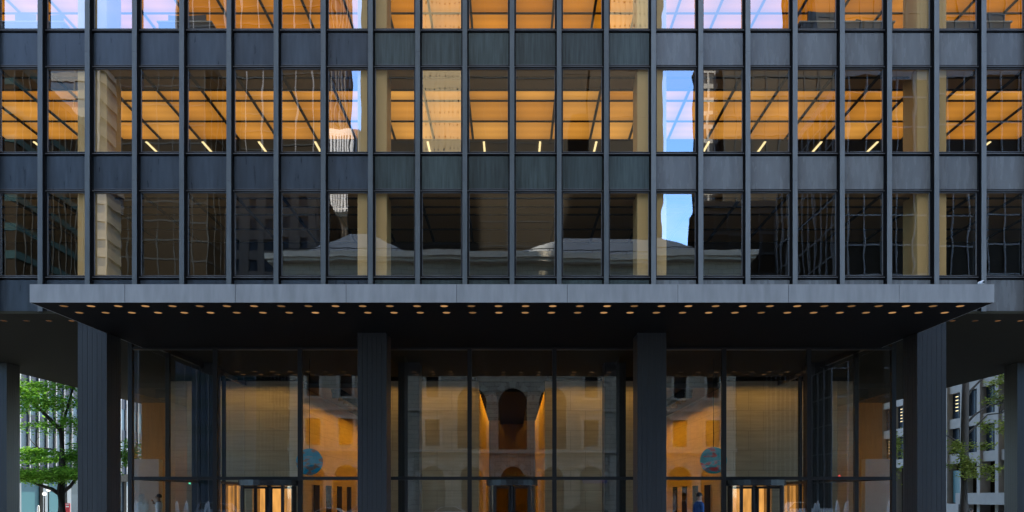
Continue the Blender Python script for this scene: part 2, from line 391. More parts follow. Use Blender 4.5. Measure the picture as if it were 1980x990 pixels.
# ---- lobby glazing
YL=26.2; XL=9*MOD
def bar(x0,x1,y0,y1,z0,z1,name='glazing_bar'):
    b=MB(); b.box(x0,x1,y0,y1,z0,z1); return b.build(name,M['lobbybar'],T)
xs=[k*MOD for k in (-9,-7,-5,-3,-1,1,3,5,7,9)]
for x in xs: bar(x-.07,x+.07,YL-.08,YL+.08,0,6.60 if abs(x)<12 else 7.10)
def lpane(p0,p1,z0,z1):
    (xa,ya),(xb,yb)=p0,p1
    q=MB(); c=Vector(((xa+xb)/2,(ya+yb)/2,(z0+z1)/2)); 
    q.quad((xa-c.x,ya-c.y,z0-c.z),(xb-c.x,yb-c.y,z0-c.z),(xb-c.x,yb-c.y,z1-c.z),(xa-c.x,ya-c.y,z1-c.z))
    o=q.build('lobby_pane',M['glassL'],T,loc=(0,0,0)); o.location=c-wloc(T)
    o.rotation_euler=(winrnd.gauss(0,.0006),0,winrnd.gauss(0,.0006))
for i in range(9):
    a,c=xs[i]+.07,xs[i+1]-.07
    bar(a,c,YL-.06,YL+.06,2.17,2.28,'transom'); bar(a,c,YL-.06,YL+.06,6.50,6.60,'header')
    lpane((a,YL),(c,YL),2.28,6.50)
    if i in (1,4,7): continue
    lpane((a,YL),(c,YL),.02,2.17)
    bar(a,c,YL-.05,YL+.05,0,.02,'sill')
for sgn in (-1,1):
    X=sgn*XL
    ys=[YL+2*MOD*k for k in range(5)]
    for y in ys[1:]: bar(X-.07,X+.07,y-.07,y+.07,0,7.10)
    for a,c in zip(ys[:-1],ys[1:]):
        bar(X-.06,X+.06,a+.08,c-.07,2.17,2.28,'transom'); bar(X-.06,X+.06,a+.08,c-.07,6.9,7.10,'header')
        lpane((X,a+.08),(X,c-.07),2.28,6.9); lpane((X,a+.08),(X,c-.07),.0,2.17)
# ---- revolving doors
def revolving(xc,r,rot):
    E=bpy.data.objects.new('revolving_door',None); col.objects.link(E); E.parent=T; E.location=Vector((xc,YL,0))-wloc(T)
    def disc(z0,z1,name):
        b=MB(); n=28
        pts=[(xc+(r+.05)*math.cos(2*PI*a/n),YL+(r+.05)*math.sin(2*PI*a/n)) for a in range(n)]
        b.poly([(x,y,z1) for x,y in pts]); b.poly([(x,y,z0) for x,y in pts][::-1])
        for a in range(n):
            p,q=pts[a],pts[(a+1)%n]; b.quad((*p,z0),(*q,z0),(*q,z1),(*p,z1))
        b.build(name,M['lobbybar'],E)
    disc(1.98,2.165,'drum_top')
    for side in (-1,1):
        b=MB(); f=MB(); n=8; a0=-PI/4 if side>0 else PI*3/4
        for k in range(n):
            t0=a0+k*PI/2/n; t1=a0+(k+1)*PI/2/n
            p=(xc+r*math.cos(t0),YL+r*math.sin(t0)); q=(xc+r*math.cos(t1),YL+r*math.sin(t1))
            b.quad((*p,.02),(*q,.02),(*q,1.98),(*p,1.98))
        b.build('curved_pane',M['glassL'],E)
        for t in (a0,a0+PI/2):
            x,y=xc+r*math.cos(t),YL+r*math.sin(t); f.box(x-.045,x+.045,y-.045,y+.045,0,1.98)
        f.build('drum_post',M['lobbybar'],E)
    MB().tube([(xc,YL,0),(xc,YL,1.98)],.05,10).build('shaft',M['lobbybar'],E)
    for k in range(4):
        t=rot+k*PI/2; d=Vector((math.cos(t),math.sin(t),0)); nn=Vector((-d.y,d.x,0))
        def slab(b,a0,a1,z0,z1,th):
            c=Vector((xc,YL,0)); P=[c+d*a0-nn*th,c+d*a1-nn*th,c+d*a1+nn*th,c+d*a0+nn*th]
            b.poly([(p.x,p.y,z1) for p in P]); b.poly([(p.x,p.y,z0) for p in P][::-1])
            for i in range(4): p,q=P[i],P[(i+1)%4]; b.quad((p.x,p.y,z0),(q.x,q.y,z0),(q.x,q.y,z1),(p.x,p.y,z1))
        b=MB(); slab(b,.05,.12,.03,1.96,.022); slab(b,r-.12,r-.03,.03,1.96,.022); slab(b,.12,r-.12,1.88,1.96,.022); slab(b,.12,r-.12,.03,.14,.022); slab(b,.12,r-.12,1.00,1.05,.03)
        b.build('wing',M['lobbybar'],E)
    # side leaves filling the bay
    for side in (-1,1):
        x0=xc+side*(r+.06); xe=[x for x in xs]
        xb = min([x for x in xs if x>xc]) if side>0 else max([x for x in xs if x<xc])
        a,c=sorted((x0,xb-side*.07))
        if c-a>.06:
            q=MB(); q.quad((a,YL,0.02),(c,YL,.02),(c,YL,2.165),(a,YL,2.165)); q.build('side_pane',M['glassL'],E)
revolving(-8.1,.92,.35); revolving(8.1,.92,-.35); revolving(0,.80,.0)
# ---- lobby cores
YK=37.4; ZT=7.10
def wallbox(name,m,x0,x1,y0,y1,z0,z1): b=MB(); b.box(x0,x1,y0,y1,z0,z1); return b.build(name,m,T)
for sgn in (-1,1):
    def sx(a,c): return tuple(sorted((sgn*a,sgn*c)))
    wallbox('travertine_core',M['travertine'],*sx(1.57,6.6),YK,54.2,0,ZT)
    wallbox('travertine_core',M['travertine'],*sx(9.92,13.9),YK+.001,53.2,2.2,ZT)
    for (a,c) in ((9.92,10.5),(12.35,12.95)): wallbox('core_pier',M['travertine'],*sx(a,c),YK+.003,39,0,2.198)
    wallbox('travertine_core',M['travertine'],*sx(9.92,13.9),39.2,51.99,0,2.198)
    for (a,c) in ((10.55,12.3),(13.0,13.85)):
        wallbox('lit_doorway',M['glowdoor'],*sx(a,c),38.4,38.45,0,2.15)
    for a in (11.1,11.7,13.4):
        wallbox('door_stile',M['lobbybar'],*sx(a,a+.10),38.25,38.33,0,2.15)
    wallbox('travertine_core',M['travertine'],*sx(15.2,16.25),YK,40,0,ZT)
    wallbox('dark_recess',M['dark'],*sx(13.91,15.19),39,39.2,0,ZT)
    wallbox('wood_panel_wall',M['wood'],*sx(16.26,17.7),YK+.2,37.9,0,6.1)
    wallbox('low_stone_wall',M['whitestone'],*sx(16.3,17.65),36.3,36.7,0,3.35)
    # corridor: ceiling, end wall, elevator doors, lamps
    wallbox('corridor_ceiling',M['lobbyceil'],*sx(6.61,9.91),YK+.02,54,6.78,7.0)
    wallbox('corridor_end_wall',M['travertine'],*sx(6.61,9.91),53,53.2,0,6.7)
    for k in range(4):
        y=39.3+2.65*k
        b=MB(); x=sgn*9.92; b.box(min(x-sgn*.004,x-sgn*.05),max(x-sgn*.004,x-sgn*.05),y,y+1.08,0,2.2); b.build('elevator_door',M['elevdoor'],T)
    def lampbox(a,c,y0,y1,zt,drop,mt,louvres=None):
        wallbox('wall_washer',M[mt],*sx(a,c),y0,y1,zt-.03,zt-.004)
        b=MB(); p0,p1=sx(a-.10,c+.10)
        if louvres:      # open towards the wall it washes
            wall_hi = (sgn>0)
            b.box(p0,p0+.03,y0-.1,y1+.1,zt-(.15 if (not wall_hi) else drop),zt-.001); b.box(p1-.03,p1,y0-.1,y1+.1,zt-(.15 if wall_hi else drop),zt-.001)
        else:
            b.box(p0,p0+.03,y0-.1,y1+.1,zt-drop,zt-.001); b.box(p1-.03,p1,y0-.1,y1+.1,zt-drop,zt-.001)
        b.box(p0+.031,p1-.031,y0-.1,y0-.07,zt-drop,zt-.001); b.box(p0+.031,p1-.031,y1+.07,y1+.1,zt-(drop if louvres else .07),zt-.001)
        if louvres:
            y=y0+louvres
            while y<y1-.2: b.box(p0+.031,p1-.031,y-.01,y+.01,zt-drop,zt-.035); y+=louvres
        b.build('lamp_baffle',M['black'],T)
    lampbox(8.3,8.6,38.0,52.5,6.78,.42,'washer',1.2)
    lampbox(1.75,6.4,36.30,36.45,7.11,.14,'washer2')
    lampbox(10.05,13.75,36.30,36.45,7.11,.14,'washer2')
    wallbox('wall_washer',M['washer'],*sx(.95,1.12),38.5,53,7.06,7.085)
    b=MB(); p0,p1=sx(.781,1.569); b.box(p0,p1,37.5,37.56,6.62,7.109)
    for q in range(12): b.box(p0+.001,p1-.001,38.6+1.2*q,38.62+1.2*q,6.62,6.88)
    b.build('lamp_baffle',M['black'],T)
wallbox('corridor_ceiling',M['black'],-.78,.78,37.5,54.1,6.62,7.109)
wallbox('centre_end_wall',M['darkwood'],-2.2,2.2,54.21,54.4,0,ZT)
wallbox('lobby_floor_edge',M['granite'],-12.6,12.6,YL+.1,YL+.4,.001,.004)

# =================================================================== offices: desks and screens on third lit floor
ZF=STORE[2][2]
def desk(x,w,label):
    D=thing('desk',label,'desk',(x,24.6,ZF),'white desks behind the top storey windows')
    b=MB(); b.box(x-w/2,x+w/2,24.25,25.0,ZF+.76,ZF+.80); b.build('desk_top',M['desk'],D)
    b=MB(); b.box(x-w/2+.05,x+w/2-.05,24.28,24.30,ZF+.30,ZF+.755); b.build('modesty_panel',M['deskfront'],D)
    for sx_ in (-1,1):
        for y in (24.33,24.92):
            b=MB(); xx=x+sx_*(w/2-.06); b.box(xx-.025,xx+.025,y-.025,y+.025,ZF,ZF+.755); b.build('leg',M['frame'],D)
def monitor(x,y,w,h,rz,label):
    D=thing('monitor',label,'monitor',(x,y,ZF+.80),'monitors on the top storey desks')
    b=MB(); b.box(x-w/2,x+w/2,y-.02,y+.02,ZF+.90,ZF+.90+h); b.build('screen',M['screen'],D)
    b=MB(); b.box(x-.03,x+.03,y+.02,y+.05,ZF+.81,ZF+1.05); b.build('stand',M['plastic'],D)
    b=MB(); b.box(x-.13,x+.13,y-.09,y+.10,ZF+.801,ZF+.815); b.build('base',M['plastic'],D)
    D.rotation_euler=(0,0,rz)
# (image x - 990)*24.6/1521 = X
def PX(x,d): return (x-990)*d/1521
desk(PX(65,24.6),2.3,'white desk behind the leftmost window of the top storey')
desk(PX(365,24.6),1.7,'white desk with a wide dark monitor in the top left of the photo')
desk(PX(1600,24.6),2.0,'white desk with dark front panel left of the desk phone')
desk(PX(1690,24.6),1.0,'narrow white desk carrying a black phone')
desk(PX(1870,24.6),2.4,'white desk behind the rightmost mullion of the top storey')
monitor(PX(50,24.7),24.7,.62,.36,.1,'dark monitor behind the leftmost window of the top storey')
monitor(PX(110,24.7),24.7,.45,.34,-.1,'smaller dark monitor just right of the leftmost mullion')
monitor(PX(340,24.7),24.7,.45,.32,.12,'narrow dark monitor left of the wide one at top left')
monitor(PX(378,24.7),24.75,.66,.36,-.1,'wide dark monitor at top left seen against amber ceiling')
monitor(PX(1578,24.7),24.65,.62,.40,.15,'tall dark monitor on the desk at top right')
monitor(PX(1614,24.7),24.75,.50,.42,-.1,'dark monitor half hidden by a mullion at top right')
monitor(PX(1925,24.7),24.7,.60,.40,.1,'dark monitor at the top right corner of the photo')
ph=thing('desk_phone','black desk phone on the narrow white desk','phone',(PX(1657,24.5),24.5,ZF+.8))
x=PX(1657,24.5); b=MB(); b.prism_y([(x-.1,ZF+.801),(x+.1,ZF+.801),(x+.08,ZF+.93),(x-.06,ZF+.95)],24.42,24.58); b.build('phone_body',M['plastic'],ph)
b=MB(); b.tube([(x-.13,24.45,ZF+.83),(x-.14,24.5,ZF+.90),(x-.12,24.56,ZF+.96)],.022,8); b.build('handset',M['plastic'],ph)
ch=thing('office_chair','black office chair back beside the phone on the narrow desk','chair',(PX(1690,25.3),25.3,ZF))
x=PX(1690,25.3); b=MB(); b.box(x-.24,x+.24,25.05,25.5,ZF+.44,ZF+.52); b.build('seat',M['plastic'],ch)
b=MB(); b.prism_y([(x-.24,ZF+.6),(x+.24,ZF+.6),(x+.21,ZF+1.02),(x+.1,ZF+1.07),(x-.1,ZF+1.07),(x-.21,ZF+1.02)],25.5,25.56); b.build('backrest',M['plastic'],ch)
b=MB(); b.tube([(x,25.3,ZF+.05),(x,25.3,ZF+.44)],.03); 
for a in range(5): b.tube([(x,25.3,ZF+.10),(x+.3*math.cos(a*1.257),25.3+.3*math.sin(a*1.257),ZF+.03)],.025)
b.build('pedestal',M['plastic'],ch)

# =================================================================== hanging discs in the lobby
def discart(x,y,z,r,label,c1,c2,seed):
    m,nt,N,L=newmat('painted disc')
    out=N.new('ShaderNodeOutputMaterial'); p=N.new('ShaderNodeBsdfPrincipled'); L.new(p.outputs[0],out.inputs[0]); p.inputs['Roughness'].default_value=.4
    tc=N.new('ShaderNodeTexCoord'); mp=N.new('ShaderNodeMapping'); mp.inputs['Location'].default_value=(seed,seed*2,0); mp.inputs['Scale'].default_value=(1,1,2.2); L.new(tc.outputs['Object'],mp.inputs[0])
    t=N.new('ShaderNodeTexNoise'); t.inputs['Scale'].default_value=2.6; t.inputs['Detail'].default_value=3; L.new(mp.outputs[0],t.inputs['Vector'])
    cr=N.new('ShaderNodeValToRGB'); e=cr.color_ramp.elements; e[0].position=.50; e[0].color=(*c1,1); e[1].position=.62; e[1].color=(*c2,1)
    L.new(t.outputs[0],cr.inputs[0]); L.new(cr.outputs[0],p.inputs['Base Color'])
    D=thing('hanging_disc',label,'artwork',(x,y,z),'painted discs hanging in the lobby')
    b=MB(); n=40; 
    front=[(x+r*math.cos(2*PI*a/n),y,z+r*math.sin(2*PI*a/n)) for a in range(n)]; back=[(a_,y+.06,c_) for a_,_,c_ in front]
    b.poly(front); b.poly(back[::-1])
    for a in range(n): k=(a+1)%n; b.quad(front[a],back[a],back[k],front[k])
    b.build('disc',m,D)
    MB().tube([(x,y+.03,z+r*.98),(x,y+.03,7.1)],.012,6).build('cord',M['black'],D)
discart(PX(598,31.2),31.2,1.62+(960-893)*31.2/1521,.53,'blue painted disc hanging on a cord in the left lobby hallway',(.0,.42,.66),(.36,.20,.14),1.)
discart(PX(1380,31.2),31.2,1.62+(960-890)*31.2/1521,.53,'teal painted disc with red blotches hanging in the right lobby hallway',(.0,.42,.50),(.85,.08,.08),4.3)

# =================================================================== security camera on canopy
S=thing('security_camera','small white and grey security camera on the right end of the canopy top','camera',(PX(1897,20.5),20.5,CZ1))
x,y=PX(1897,20.5),20.5
b=MB(); b.tube([(x-.02,y,CZ1-.006),(x-.02,y,CZ1+.10)],.035,10); b.box(x-.05,x+.05,y-.05,y+.05,CZ1-.004,CZ1+.02); b.build('bracket',M['greytower'],S)
b=MB(); b.tube([(x,y-.11,CZ1+.15),(x,y-.08,CZ1+.155),(x,y+.08,CZ1+.165)],[.035,.045,.045],12); b.build('camera_body',M['white'],S)
b=MB(); b.tube([(x,y-.125,CZ1+.148),(x,y-.108,CZ1+.15)],.028,12); b.build('lens',M['plastic'],S)

# =================================================================== neighbouring buildings seen beside the lobby
# left: curtain wall in the plane X=-44 facing the plaza side
NB=thing('glass_office_block','blue grey curtain wall block with white vertical fins behind the leafy left tree','office building',(-77,84,-.75))
XF=-44.
b=MB(); b.box(-110,XF-.4,38,130,-.75,165); b.build('wall',M['blueglass'],NB)
b=MB()
for k in range(14): z=4.2+3.7*k; b.box(XF-.4,XF-.32,38,110,z,z+1.25)
b.build('spandrel_band',M['paleblue'],NB)
cnt=0
for k in range(60):
    yy=38.6+1.4*k
    if yy<122:
        b=MB(); b.box(XF-.4,XF-.22,yy-.045,yy+.045,4.0,50); b.build('fin',M['fin'],NB)
b=MB(); b.box(XF-.41,XF+.05,38,130,3.3,4.15); b.build('fascia',M['greytower'],NB)
for k in range(12):
    yy=58+4.0*k
    b=MB(); b.box(XF-.42,XF-.1,yy,yy+.7,-.75,3.3); b.build('pier',M['signalgrey'],NB)
for k in (2,3,4,6):
    b=MB(); b.box(XF-.40,XF-.34,59+4.0*k,61.7+4.0*k,-.7,3.2); b.build('shop_window',M['teal'],NB)
# right: pale stone block, plane X=44
SB=thing('stone_office_block','pale concrete office block with deep windows behind the sparse right tree','office building',(77,84,-.75))
XF=44.
b=MB(); b.box(XF+.9,110,38,150,-.75,165); b.build('wall',M['darkglass'],SB)
for k in range(9):
    z=4.9+3.5*k; b=MB(); b.box(XF+.1,XF+.9,38,120,z,z+.95); b.build('spandrel_band',M['precast'],SB)
for k in range(18):
    yy=57+2.8*k
    b=MB(); b.box(XF-.1,XF+.9,yy,yy+.5,-.75,36); b.build('pier',M['precast'],SB)
for k in range(16):
    for j in range(3):
        yy=57.5+2.8*k; z=5.85+3.5*j
        if 66<yy<92:
            w=MB(); w.box(XF+.50,XF+.56,yy,yy+2.3,z,z+2.55); w=w.build('window',M['blueglass'],SB)
            q=MB(); q.box(XF+.45,XF+.495,yy+1.12,yy+1.18,z,z+2.55); q.build('window_bar',M['frame'],w)
            if (k*7+j*3)%4==0:
                q=MB()
                for i in range(5): q.box(XF+.46,XF+.49,yy+1.3,yy+1.75,z+.8+.35*i,z+.87+.35*i)
                q.build('office_lamp',M['tubelamp'],w)
b=MB(); b.box(XF-1.6,XF+.9,66,75.2,.9,1.95); b.build('balcony',M['precast'],SB)
b=MB(); b.box(XF-.6,XF+.9,76.5,82,-.1,.9); b.build('planter_wall',M['precast'],SB)
b=MB(); b.box(XF+.3,XF+.9,77,79,1.0,4.2); b.build('shop_window',M['teal'],SB)

# =================================================================== trees
def leaves(mb,blobs,rnd,size):
    for (cx,cy,cz,rx,ry,rz,n) in blobs:
        subs=[(rnd.gauss(0,.5),rnd.gauss(0,.5),rnd.gauss(0,.45)) for _ in range(max(4,n//45))]
        for i in range(n):
            s=rnd.choice(subs)
            p=Vector((cx+rx*(s[0]+rnd.gauss(0,.20)),cy+ry*(s[1]+rnd.gauss(0,.20)),cz+rz*(s[2]+rnd.gauss(0,.22))))
            a=rnd.uniform(0,2*PI); tilt=rnd.gauss(0,.55)
            d=Vector((math.cos(a),math.sin(a),rnd.gauss(-.15,.3))).normalized()
            n_=Vector((rnd.gauss(0,.5),rnd.gauss(0,.5),1)).normalized(); w=d.cross(n_).normalized()
            L=size*rnd.uniform(.6,1.3); W=L*.32
            mb.poly([p-d*L*.5,p+w*W-d*.08*L,p+d*L*.5,p-w*W-d*.08*L])
def tree(name,label,base,trunk,limbs,blobs,bark,leaf,size,seed,group=None):
    t=thing(name,label,'tree',base,group); rnd=random.Random(seed)
    b=MB(); b.tube([p for p,_ in trunk],[r for _,r in trunk],10); b.build('trunk',bark,t)
    for pts,r0,r1 in limbs:
        b=MB(); n=len(pts); b.tube(pts,[r0+(r1-r0)*i/(n-1) for i in range(n)],7)
        for k in range(3):
            p=Vector(pts[-1]); q=p+Vector((rnd.gauss(0,.5),rnd.gauss(0,.5),rnd.uniform(.1,.7))); b.tube([Vector(pts[-2])*.3+p*.7,(p+q)/2+Vector((0,0,.1)),q],[r1,r1*.7,r1*.3],5)
        b.build('limb',bark,t)
    c=MB(); leaves(c,blobs,rnd,size); c.build('crown',leaf,t)
    return t
X,Y=-25.2,44.
tree('shade_tree','leafy bright green tree with layered crown and dark trunk left of the lobby',(X,Y,-.75),
  [((X,Y,-.75),.30),((X+.02,Y,.5),.25),((X,Y,1.9),.23),((X+.05,Y,3.4),.19),((X,Y,5.4),.15),((X+.1,Y,5.9),.09)],
  [([(X,Y,1.7),(X-.5,Y-.1,2.05),(X-1.1,Y-.2,2.25),(X-2.2,Y-.2,2.7)],.13,.05),([(X,Y,1.8),(X+.5,Y,2.2),(X+.9,Y+.1,2.8),(X+1.5,Y,3.5)],.12,.05),
   ([(X,Y,5.3),(X-.8,Y,6.1),(X-1.6,Y,6.9),(X-2.6,Y,7.5)],.12,.05),([(X,Y,5.3),(X+.25,Y,6.3),(X+.6,Y,7.5),(X+.9,Y,8.6)],.09,.04),
   ([(X,Y,4.0),(X-.8,Y+.4,4.3),(X-2,Y+.6,4.4)],.07,.03),([(X,Y,3.8),(X+1.,Y+.4,4.2),(X+2.6,Y+.2,4.3)],.07,.03)],
  [(X-1.1,Y-.4,2.75,2.2,1.6,.42,4200),(X+1.0,Y-.2,2.9,1.4,1.4,.35,2200),(X-1.6,Y+.3,3.75,1.7,1.6,.30,1800),(X-2.0,Y+.0,4.15,1.0,1.2,.2,1000),(X+.9,Y+.2,4.0,1.1,1.3,.5,1600),(X+3.3,Y+.6,3.9,.8,1.0,.8,1600),
   (X-2.1,Y,7.6,1.2,1.5,.7,1700),(X-.5,Y-.2,6.8,1.9,1.5,.55,2400),(X+.5,Y,7.9,1.3,1.4,.6,1400),(X-1.2,Y,5.6,1.3,1.3,.6,700),(X+.8,Y,5.9,.9,1.2,.7,500),(X-.3,Y,9.2,2.4,1.6,1.0,800)],
  M['bark'],M['leafL'],.17,2,'trees beside the tower')
X=25.3
tree('street_tree','tall sparse tree with bare trunk and yellow green leaves right of the lobby',(X,Y,-.75),
  [((X,Y,-.75),.27),((X-.03,Y,1.0),.235),((X,Y,3.4),.22),((X+.03,Y,6.0),.20),((X+.1,Y,9.),.17)],
  [([(X,Y,6.9),(X+.4,Y,7.6),(X+1.2,Y,8.4),(X+2,Y,8.9)],.07,.03),([(X,Y,5.6),(X+.6,Y,6.2),(X+1.4,Y,6.7),(X+2.4,Y,6.9)],.07,.03),
   ([(X,Y,5.0),(X+.5,Y,5.4),(X+1.3,Y,6.2),(X+2.2,Y,6.3)],.07,.03),([(X,Y,4.3),(X-.4,Y,4.7),(X-.9,Y,5.0),(X-1.4,Y,5.1)],.06,.03),([(X,Y,3.0),(X+.6,Y-.3,3.3),(X+1.3,Y-.4,3.0)],.05,.025)],
  [(X-.1,Y-.5,3.4,.75,.8,.75,900),(X+.9,Y-.5,2.9,.8,.8,.5,450),(X-.6,Y-.3,4.3,.5,.7,.5,320),(X+1.7,Y,5.6,.7,.9,.7,420),(X+1.9,Y,7.1,.8,.9,.5,350),(X+1.9,Y,8.3,.9,.9,.4,420),(X+2.1,Y,3.1,.5,.7,.25,220),(X-3.7,Y,4.3,.5,.8,1.5,520),(X-1.2,Y,5.0,.4,.5,.3,120),(X+.8,Y,4.3,.6,.7,.5,200)],
  M['bark2'],M['leafR'],.17,7,'trees beside the tower')
for i,(x,y,lab) in enumerate(((.4,-31,'small dull green tree on the avenue median opposite the centre door'),(-14.,-31,'small dull green tree on the avenue median north of the centre'),(17.5,-31,'small dull green tree on the avenue median south of the centre'))):
    tree('median_tree',lab,(x,y,-.6),[((x,y,-.6),.12),((x,y,1.5),.10),((x,y,3),.06)],[([(x,y,1.6),(x-.5,y,2.4),(x-1,y,3)],.05,.02),([(x,y,1.8),(x+.6,y,2.5),(x+1.1,y,3.1)],.05,.02)],
      [(x,y,3.2,1.5,1.5,1.1,1200)],M['bark'],M['leafM'],.22,20+i,'trees on the median')

# =================================================================== small street things left / right
s=thing('street_sign','small red and white sign panel beside the leafy tree trunk','sign',(PX(131,47),47,-.75)); x=PX(131,47)
b=MB(); b.box(x-.14,x+.14,46.97,47.03,.62,1.22,0); b.build('red_panel',M['red'],s)
b=MB(); b.box(x-.09,x+.09,46.962,46.969,.98,1.06,0); b.box(x-.10,x+.10,46.962,46.969,1.14,1.18,0); b.build('white_band',M['white'],s)
b=MB(); b.box(x-.13,x+.13,46.972,47.028,-.75,.615,0); b.build('white_panel',M['white'],s)
s=thing('bollard','white round topped bollard left of the leafy tree','bollard',(PX(74,47),47,-.75)); x=PX(74,47)
b=MB(); b.tube([(x,47,-.74),(x,47,.95),(x,47,1.05),(x,47,1.09)],[.07,.07,.055,.02],12); b.build('post',M['white'],s)
b=MB(); b.tube([(x,47,-.748),(x,47,-.70)],.11,12); b.build('base',M['greytower'],s)
for (xx,yy,lab) in ((94,947,'upper of two white globe lamps beside the dark tree trunk'),(86,955,'lower of two white globe lamps beside the dark tree trunk')):
    d=60; x=PX(xx,d); z=1.62+(960-yy)*d/1521
    s=thing('globe_lamp',lab,'street lamp',(x,d,-.75),'globe lamps by the left building')
    b=MB(); n=10
    b.tube([(x,d,z-.15),(x,d,z-.1),(x,d,z),(x,d,z+.1),(x,d,z+.15)],[.03,.12,.16,.12,.03],12); b.build('globe',M['globelamp'],s)
    b=MB(); b.tube([(x,d,-.75),(x,d,z-.14)],.04,8); b.build('pole',M['greytower'],s)

# =================================================================== people
SK=mat('skin',(.52,.30,.20),.5); SK2=mat('tan skin',(.30,.16,.09),.5)
HAIR=mat('black hair',(.012,.010,.010),.5); HAIR2=mat('dark brown hair',(.03,.018,.012),.5)
NAVY=mat('navy suit cloth',(.035,.11,.30),.8); WHITE=mat('white shirt cloth',(.72,.72,.72),.8); GREY=mat('grey cloth',(.16,.16,.17),.8); DARKC=mat('dark trousers',(.025,.025,.03),.8); SHOE=mat('black shoe',(.015,.015,.015),.4)
def skin_mesh(name,verts,edges,radii,sub=2):
    me=bpy.data.meshes.new(name+'_t'); me.from_pydata(verts,edges,[]); ob=bpy.data.objects.new(name+'_t',me); col.objects.link(ob)
    md=ob.modifiers.new('s','SKIN'); 
    for i,rd in enumerate(radii): me.skin_vertices[0].data[i].radius=rd if hasattr(rd,'__len__') else (rd,rd)
    me.skin_vertices[0].data[0].use_root=True
    sb=ob.modifiers.new('u','SUBSURF'); sb.levels=sub; sb.render_levels=sub
    dg=bpy.context.evaluated_depsgraph_get(); res=bpy.data.meshes.new_from_object(ob.evaluated_get(dg)); bpy.data.objects.remove(ob)
    return res
def person(label,loc,rz,top,skin,hair,jacket,shirt,pose,H=1.76):
    """faces -y locally; pose: dict of hand positions (local)"""
    k=H/1.76
    V=[];E=[];Rd=[]
    def add(p,r,par=None):
        V.append(tuple(c*k for c in p)); Rd.append(tuple(a*k for a in r) if hasattr(r,'__len__') else r*k)
        if par is not None: E.append((par,len(V)-1))
        return len(V)-1
    pel=add((0,0,.95),(.17,.12)); wa=add((0,-.005,1.10),(.15,.105),pel); chs=add((0,0,1.28),(.175,.12),wa); up=add((0,.01,1.42),(.14,.09),chs); nk=add((0,0,1.50),.062,up); hb=add((0,-.012,1.58),.06,nk)
    hd=add((0,-.02,1.655),(.078,.095),hb); ht=add((0,-.012,1.715),(.066,.078),hd)
    hands=[]
    for s_ in (-1,1):
        sh=add((s_*.185,.01,1.405),.068,up)
        el,wr=pose[s_]
        e=add(el,.048,sh); w=add(wr,.032,e); hands.append((Vector(wr)*k,Vector(wr)-Vector(el),s_))
        hv=(Vector(wr)-Vector(el)).normalized(); pm=Vector(wr)+hv*.075; pm_i=add(tuple(pm),(.038,.022),w)
        side=hv.cross(Vector((0,-1,.2))).normalized()
        for f in range(4):
            b0=pm+side*(f-1.5)*.018+hv*.02; ln=(.075,.085,.08,.062)[f]
            a=add(tuple(b0+hv*ln*.45),.0095,pm_i); c=add(tuple(b0+hv*ln*.8+Vector((0,-.012,-.006))),.0085,a); add(tuple(b0+hv*ln+Vector((0,-.03,-.012))),.007,c)
        t=add(tuple(Vector(wr)+hv*.03-side*.035*s_+Vector((0,-.02,0))),.011,w); add(tuple(Vector(wr)+hv*.075-side*.05*s_+Vector((0,-.03,0))),.009,t)
    for s_ in (-1,1):
        hp=add((s_*.095,0,.88),.092,pel); kn=add((s_*.105,-.015+pose.get('kn',0)*s_,.50),.062,hp); an=add((s_*.11,.01+pose.get('kn',0)*s_,.09),.043,kn); ft=add((s_*.12,-.13+pose.get('kn',0)*s_,.04),.038,an)
    P=thing('person',label,'person',loc)
    P.rotation_euler=(0,0,rz)
    me=skin_mesh('person',V,E,Rd)
    me.name='body'
    for m in (skin,jacket,shirt,DARKC,SHOE): me.materials.append(m)
    for pl in me.polygons:
        pl.use_smooth=True; c=pl.center/k
        i=1
        near=min((c*k-h[0]).dot(h[1].normalized())*-1 if (c*k-h[0]).length<.2 else 9 for h in hands)
        if c.z>1.505: i=0
        elif c.z>1.40 and abs(c.x)<.05 and c.y<-.02: i=2
        elif near<0.0: i=0
        elif c.z<.07: i=4
        elif c.z<.90: i=3
        elif c.z>1.475: i=2
        pl.material_index=i
    bd=bpy.data.objects.new('body',me); col.objects.link(bd); bd.parent=P
    f=MB()      # face: nose, eyes, mouth, ears
    z0=1.655
    f.tube([(0,-.108*k,(z0+.012)*k),(0,-.128*k,(z0-.022)*k),(0,-.108*k,(z0-.032)*k)],[.006*k,.013*k,.009*k],8,0)
    for s_ in (-1,1):
        f.tube([(s_*.03*k,-.105*k,(z0+.014)*k),(s_*.03*k,-.113*k,(z0+.014)*k)],[.011*k,.006*k],8,1)
        f.tube([(s_*.080*k,-.0*k,(z0+.018)*k),(s_*.088*k,.004*k,z0*k),(s_*.080*k,-.004*k,(z0-.026)*k)],[.010*k,.014*k,.008*k],8,0)
    f.tube([(-.024*k,-.100*k,(z0-.056)*k),(0,-.109*k,(z0-.054)*k),(.024*k,-.100*k,(z0-.056)*k)],.006*k,6,2)
    fo=f.build('face',[skin,HAIR,M['red']],None); fo.parent=P; fo.location=(0,0,0)
    h=MB(); n=18; rings=[]
    for j in range(9):
        ph_=j/8*PI*.60
        rings.append([((.089*math.sin(ph_)*math.cos(2*PI*a/n)+R.gauss(0,.002))*k,(.006+.107*math.sin(ph_)*math.sin(2*PI*a/n)+R.gauss(0,.002))*k,(1.668+.108*math.cos(ph_))*k) for a in range(n)])
    for j in range(8):
        for a in range(n):
            q=[rings[j][a],rings[j+1][a],rings[j+1][(a+1)%n],rings[j][(a+1)%n]]
            cx=sum(p[0] for p in q)/4; cy=sum(p[1] for p in q)/4; cz=sum(p[2] for p in q)/4
            if cy<-.055*k and cz<1.715*k: continue
            if cz<1.655*k and cy<.0: continue
            h.quad(*q,0,True)
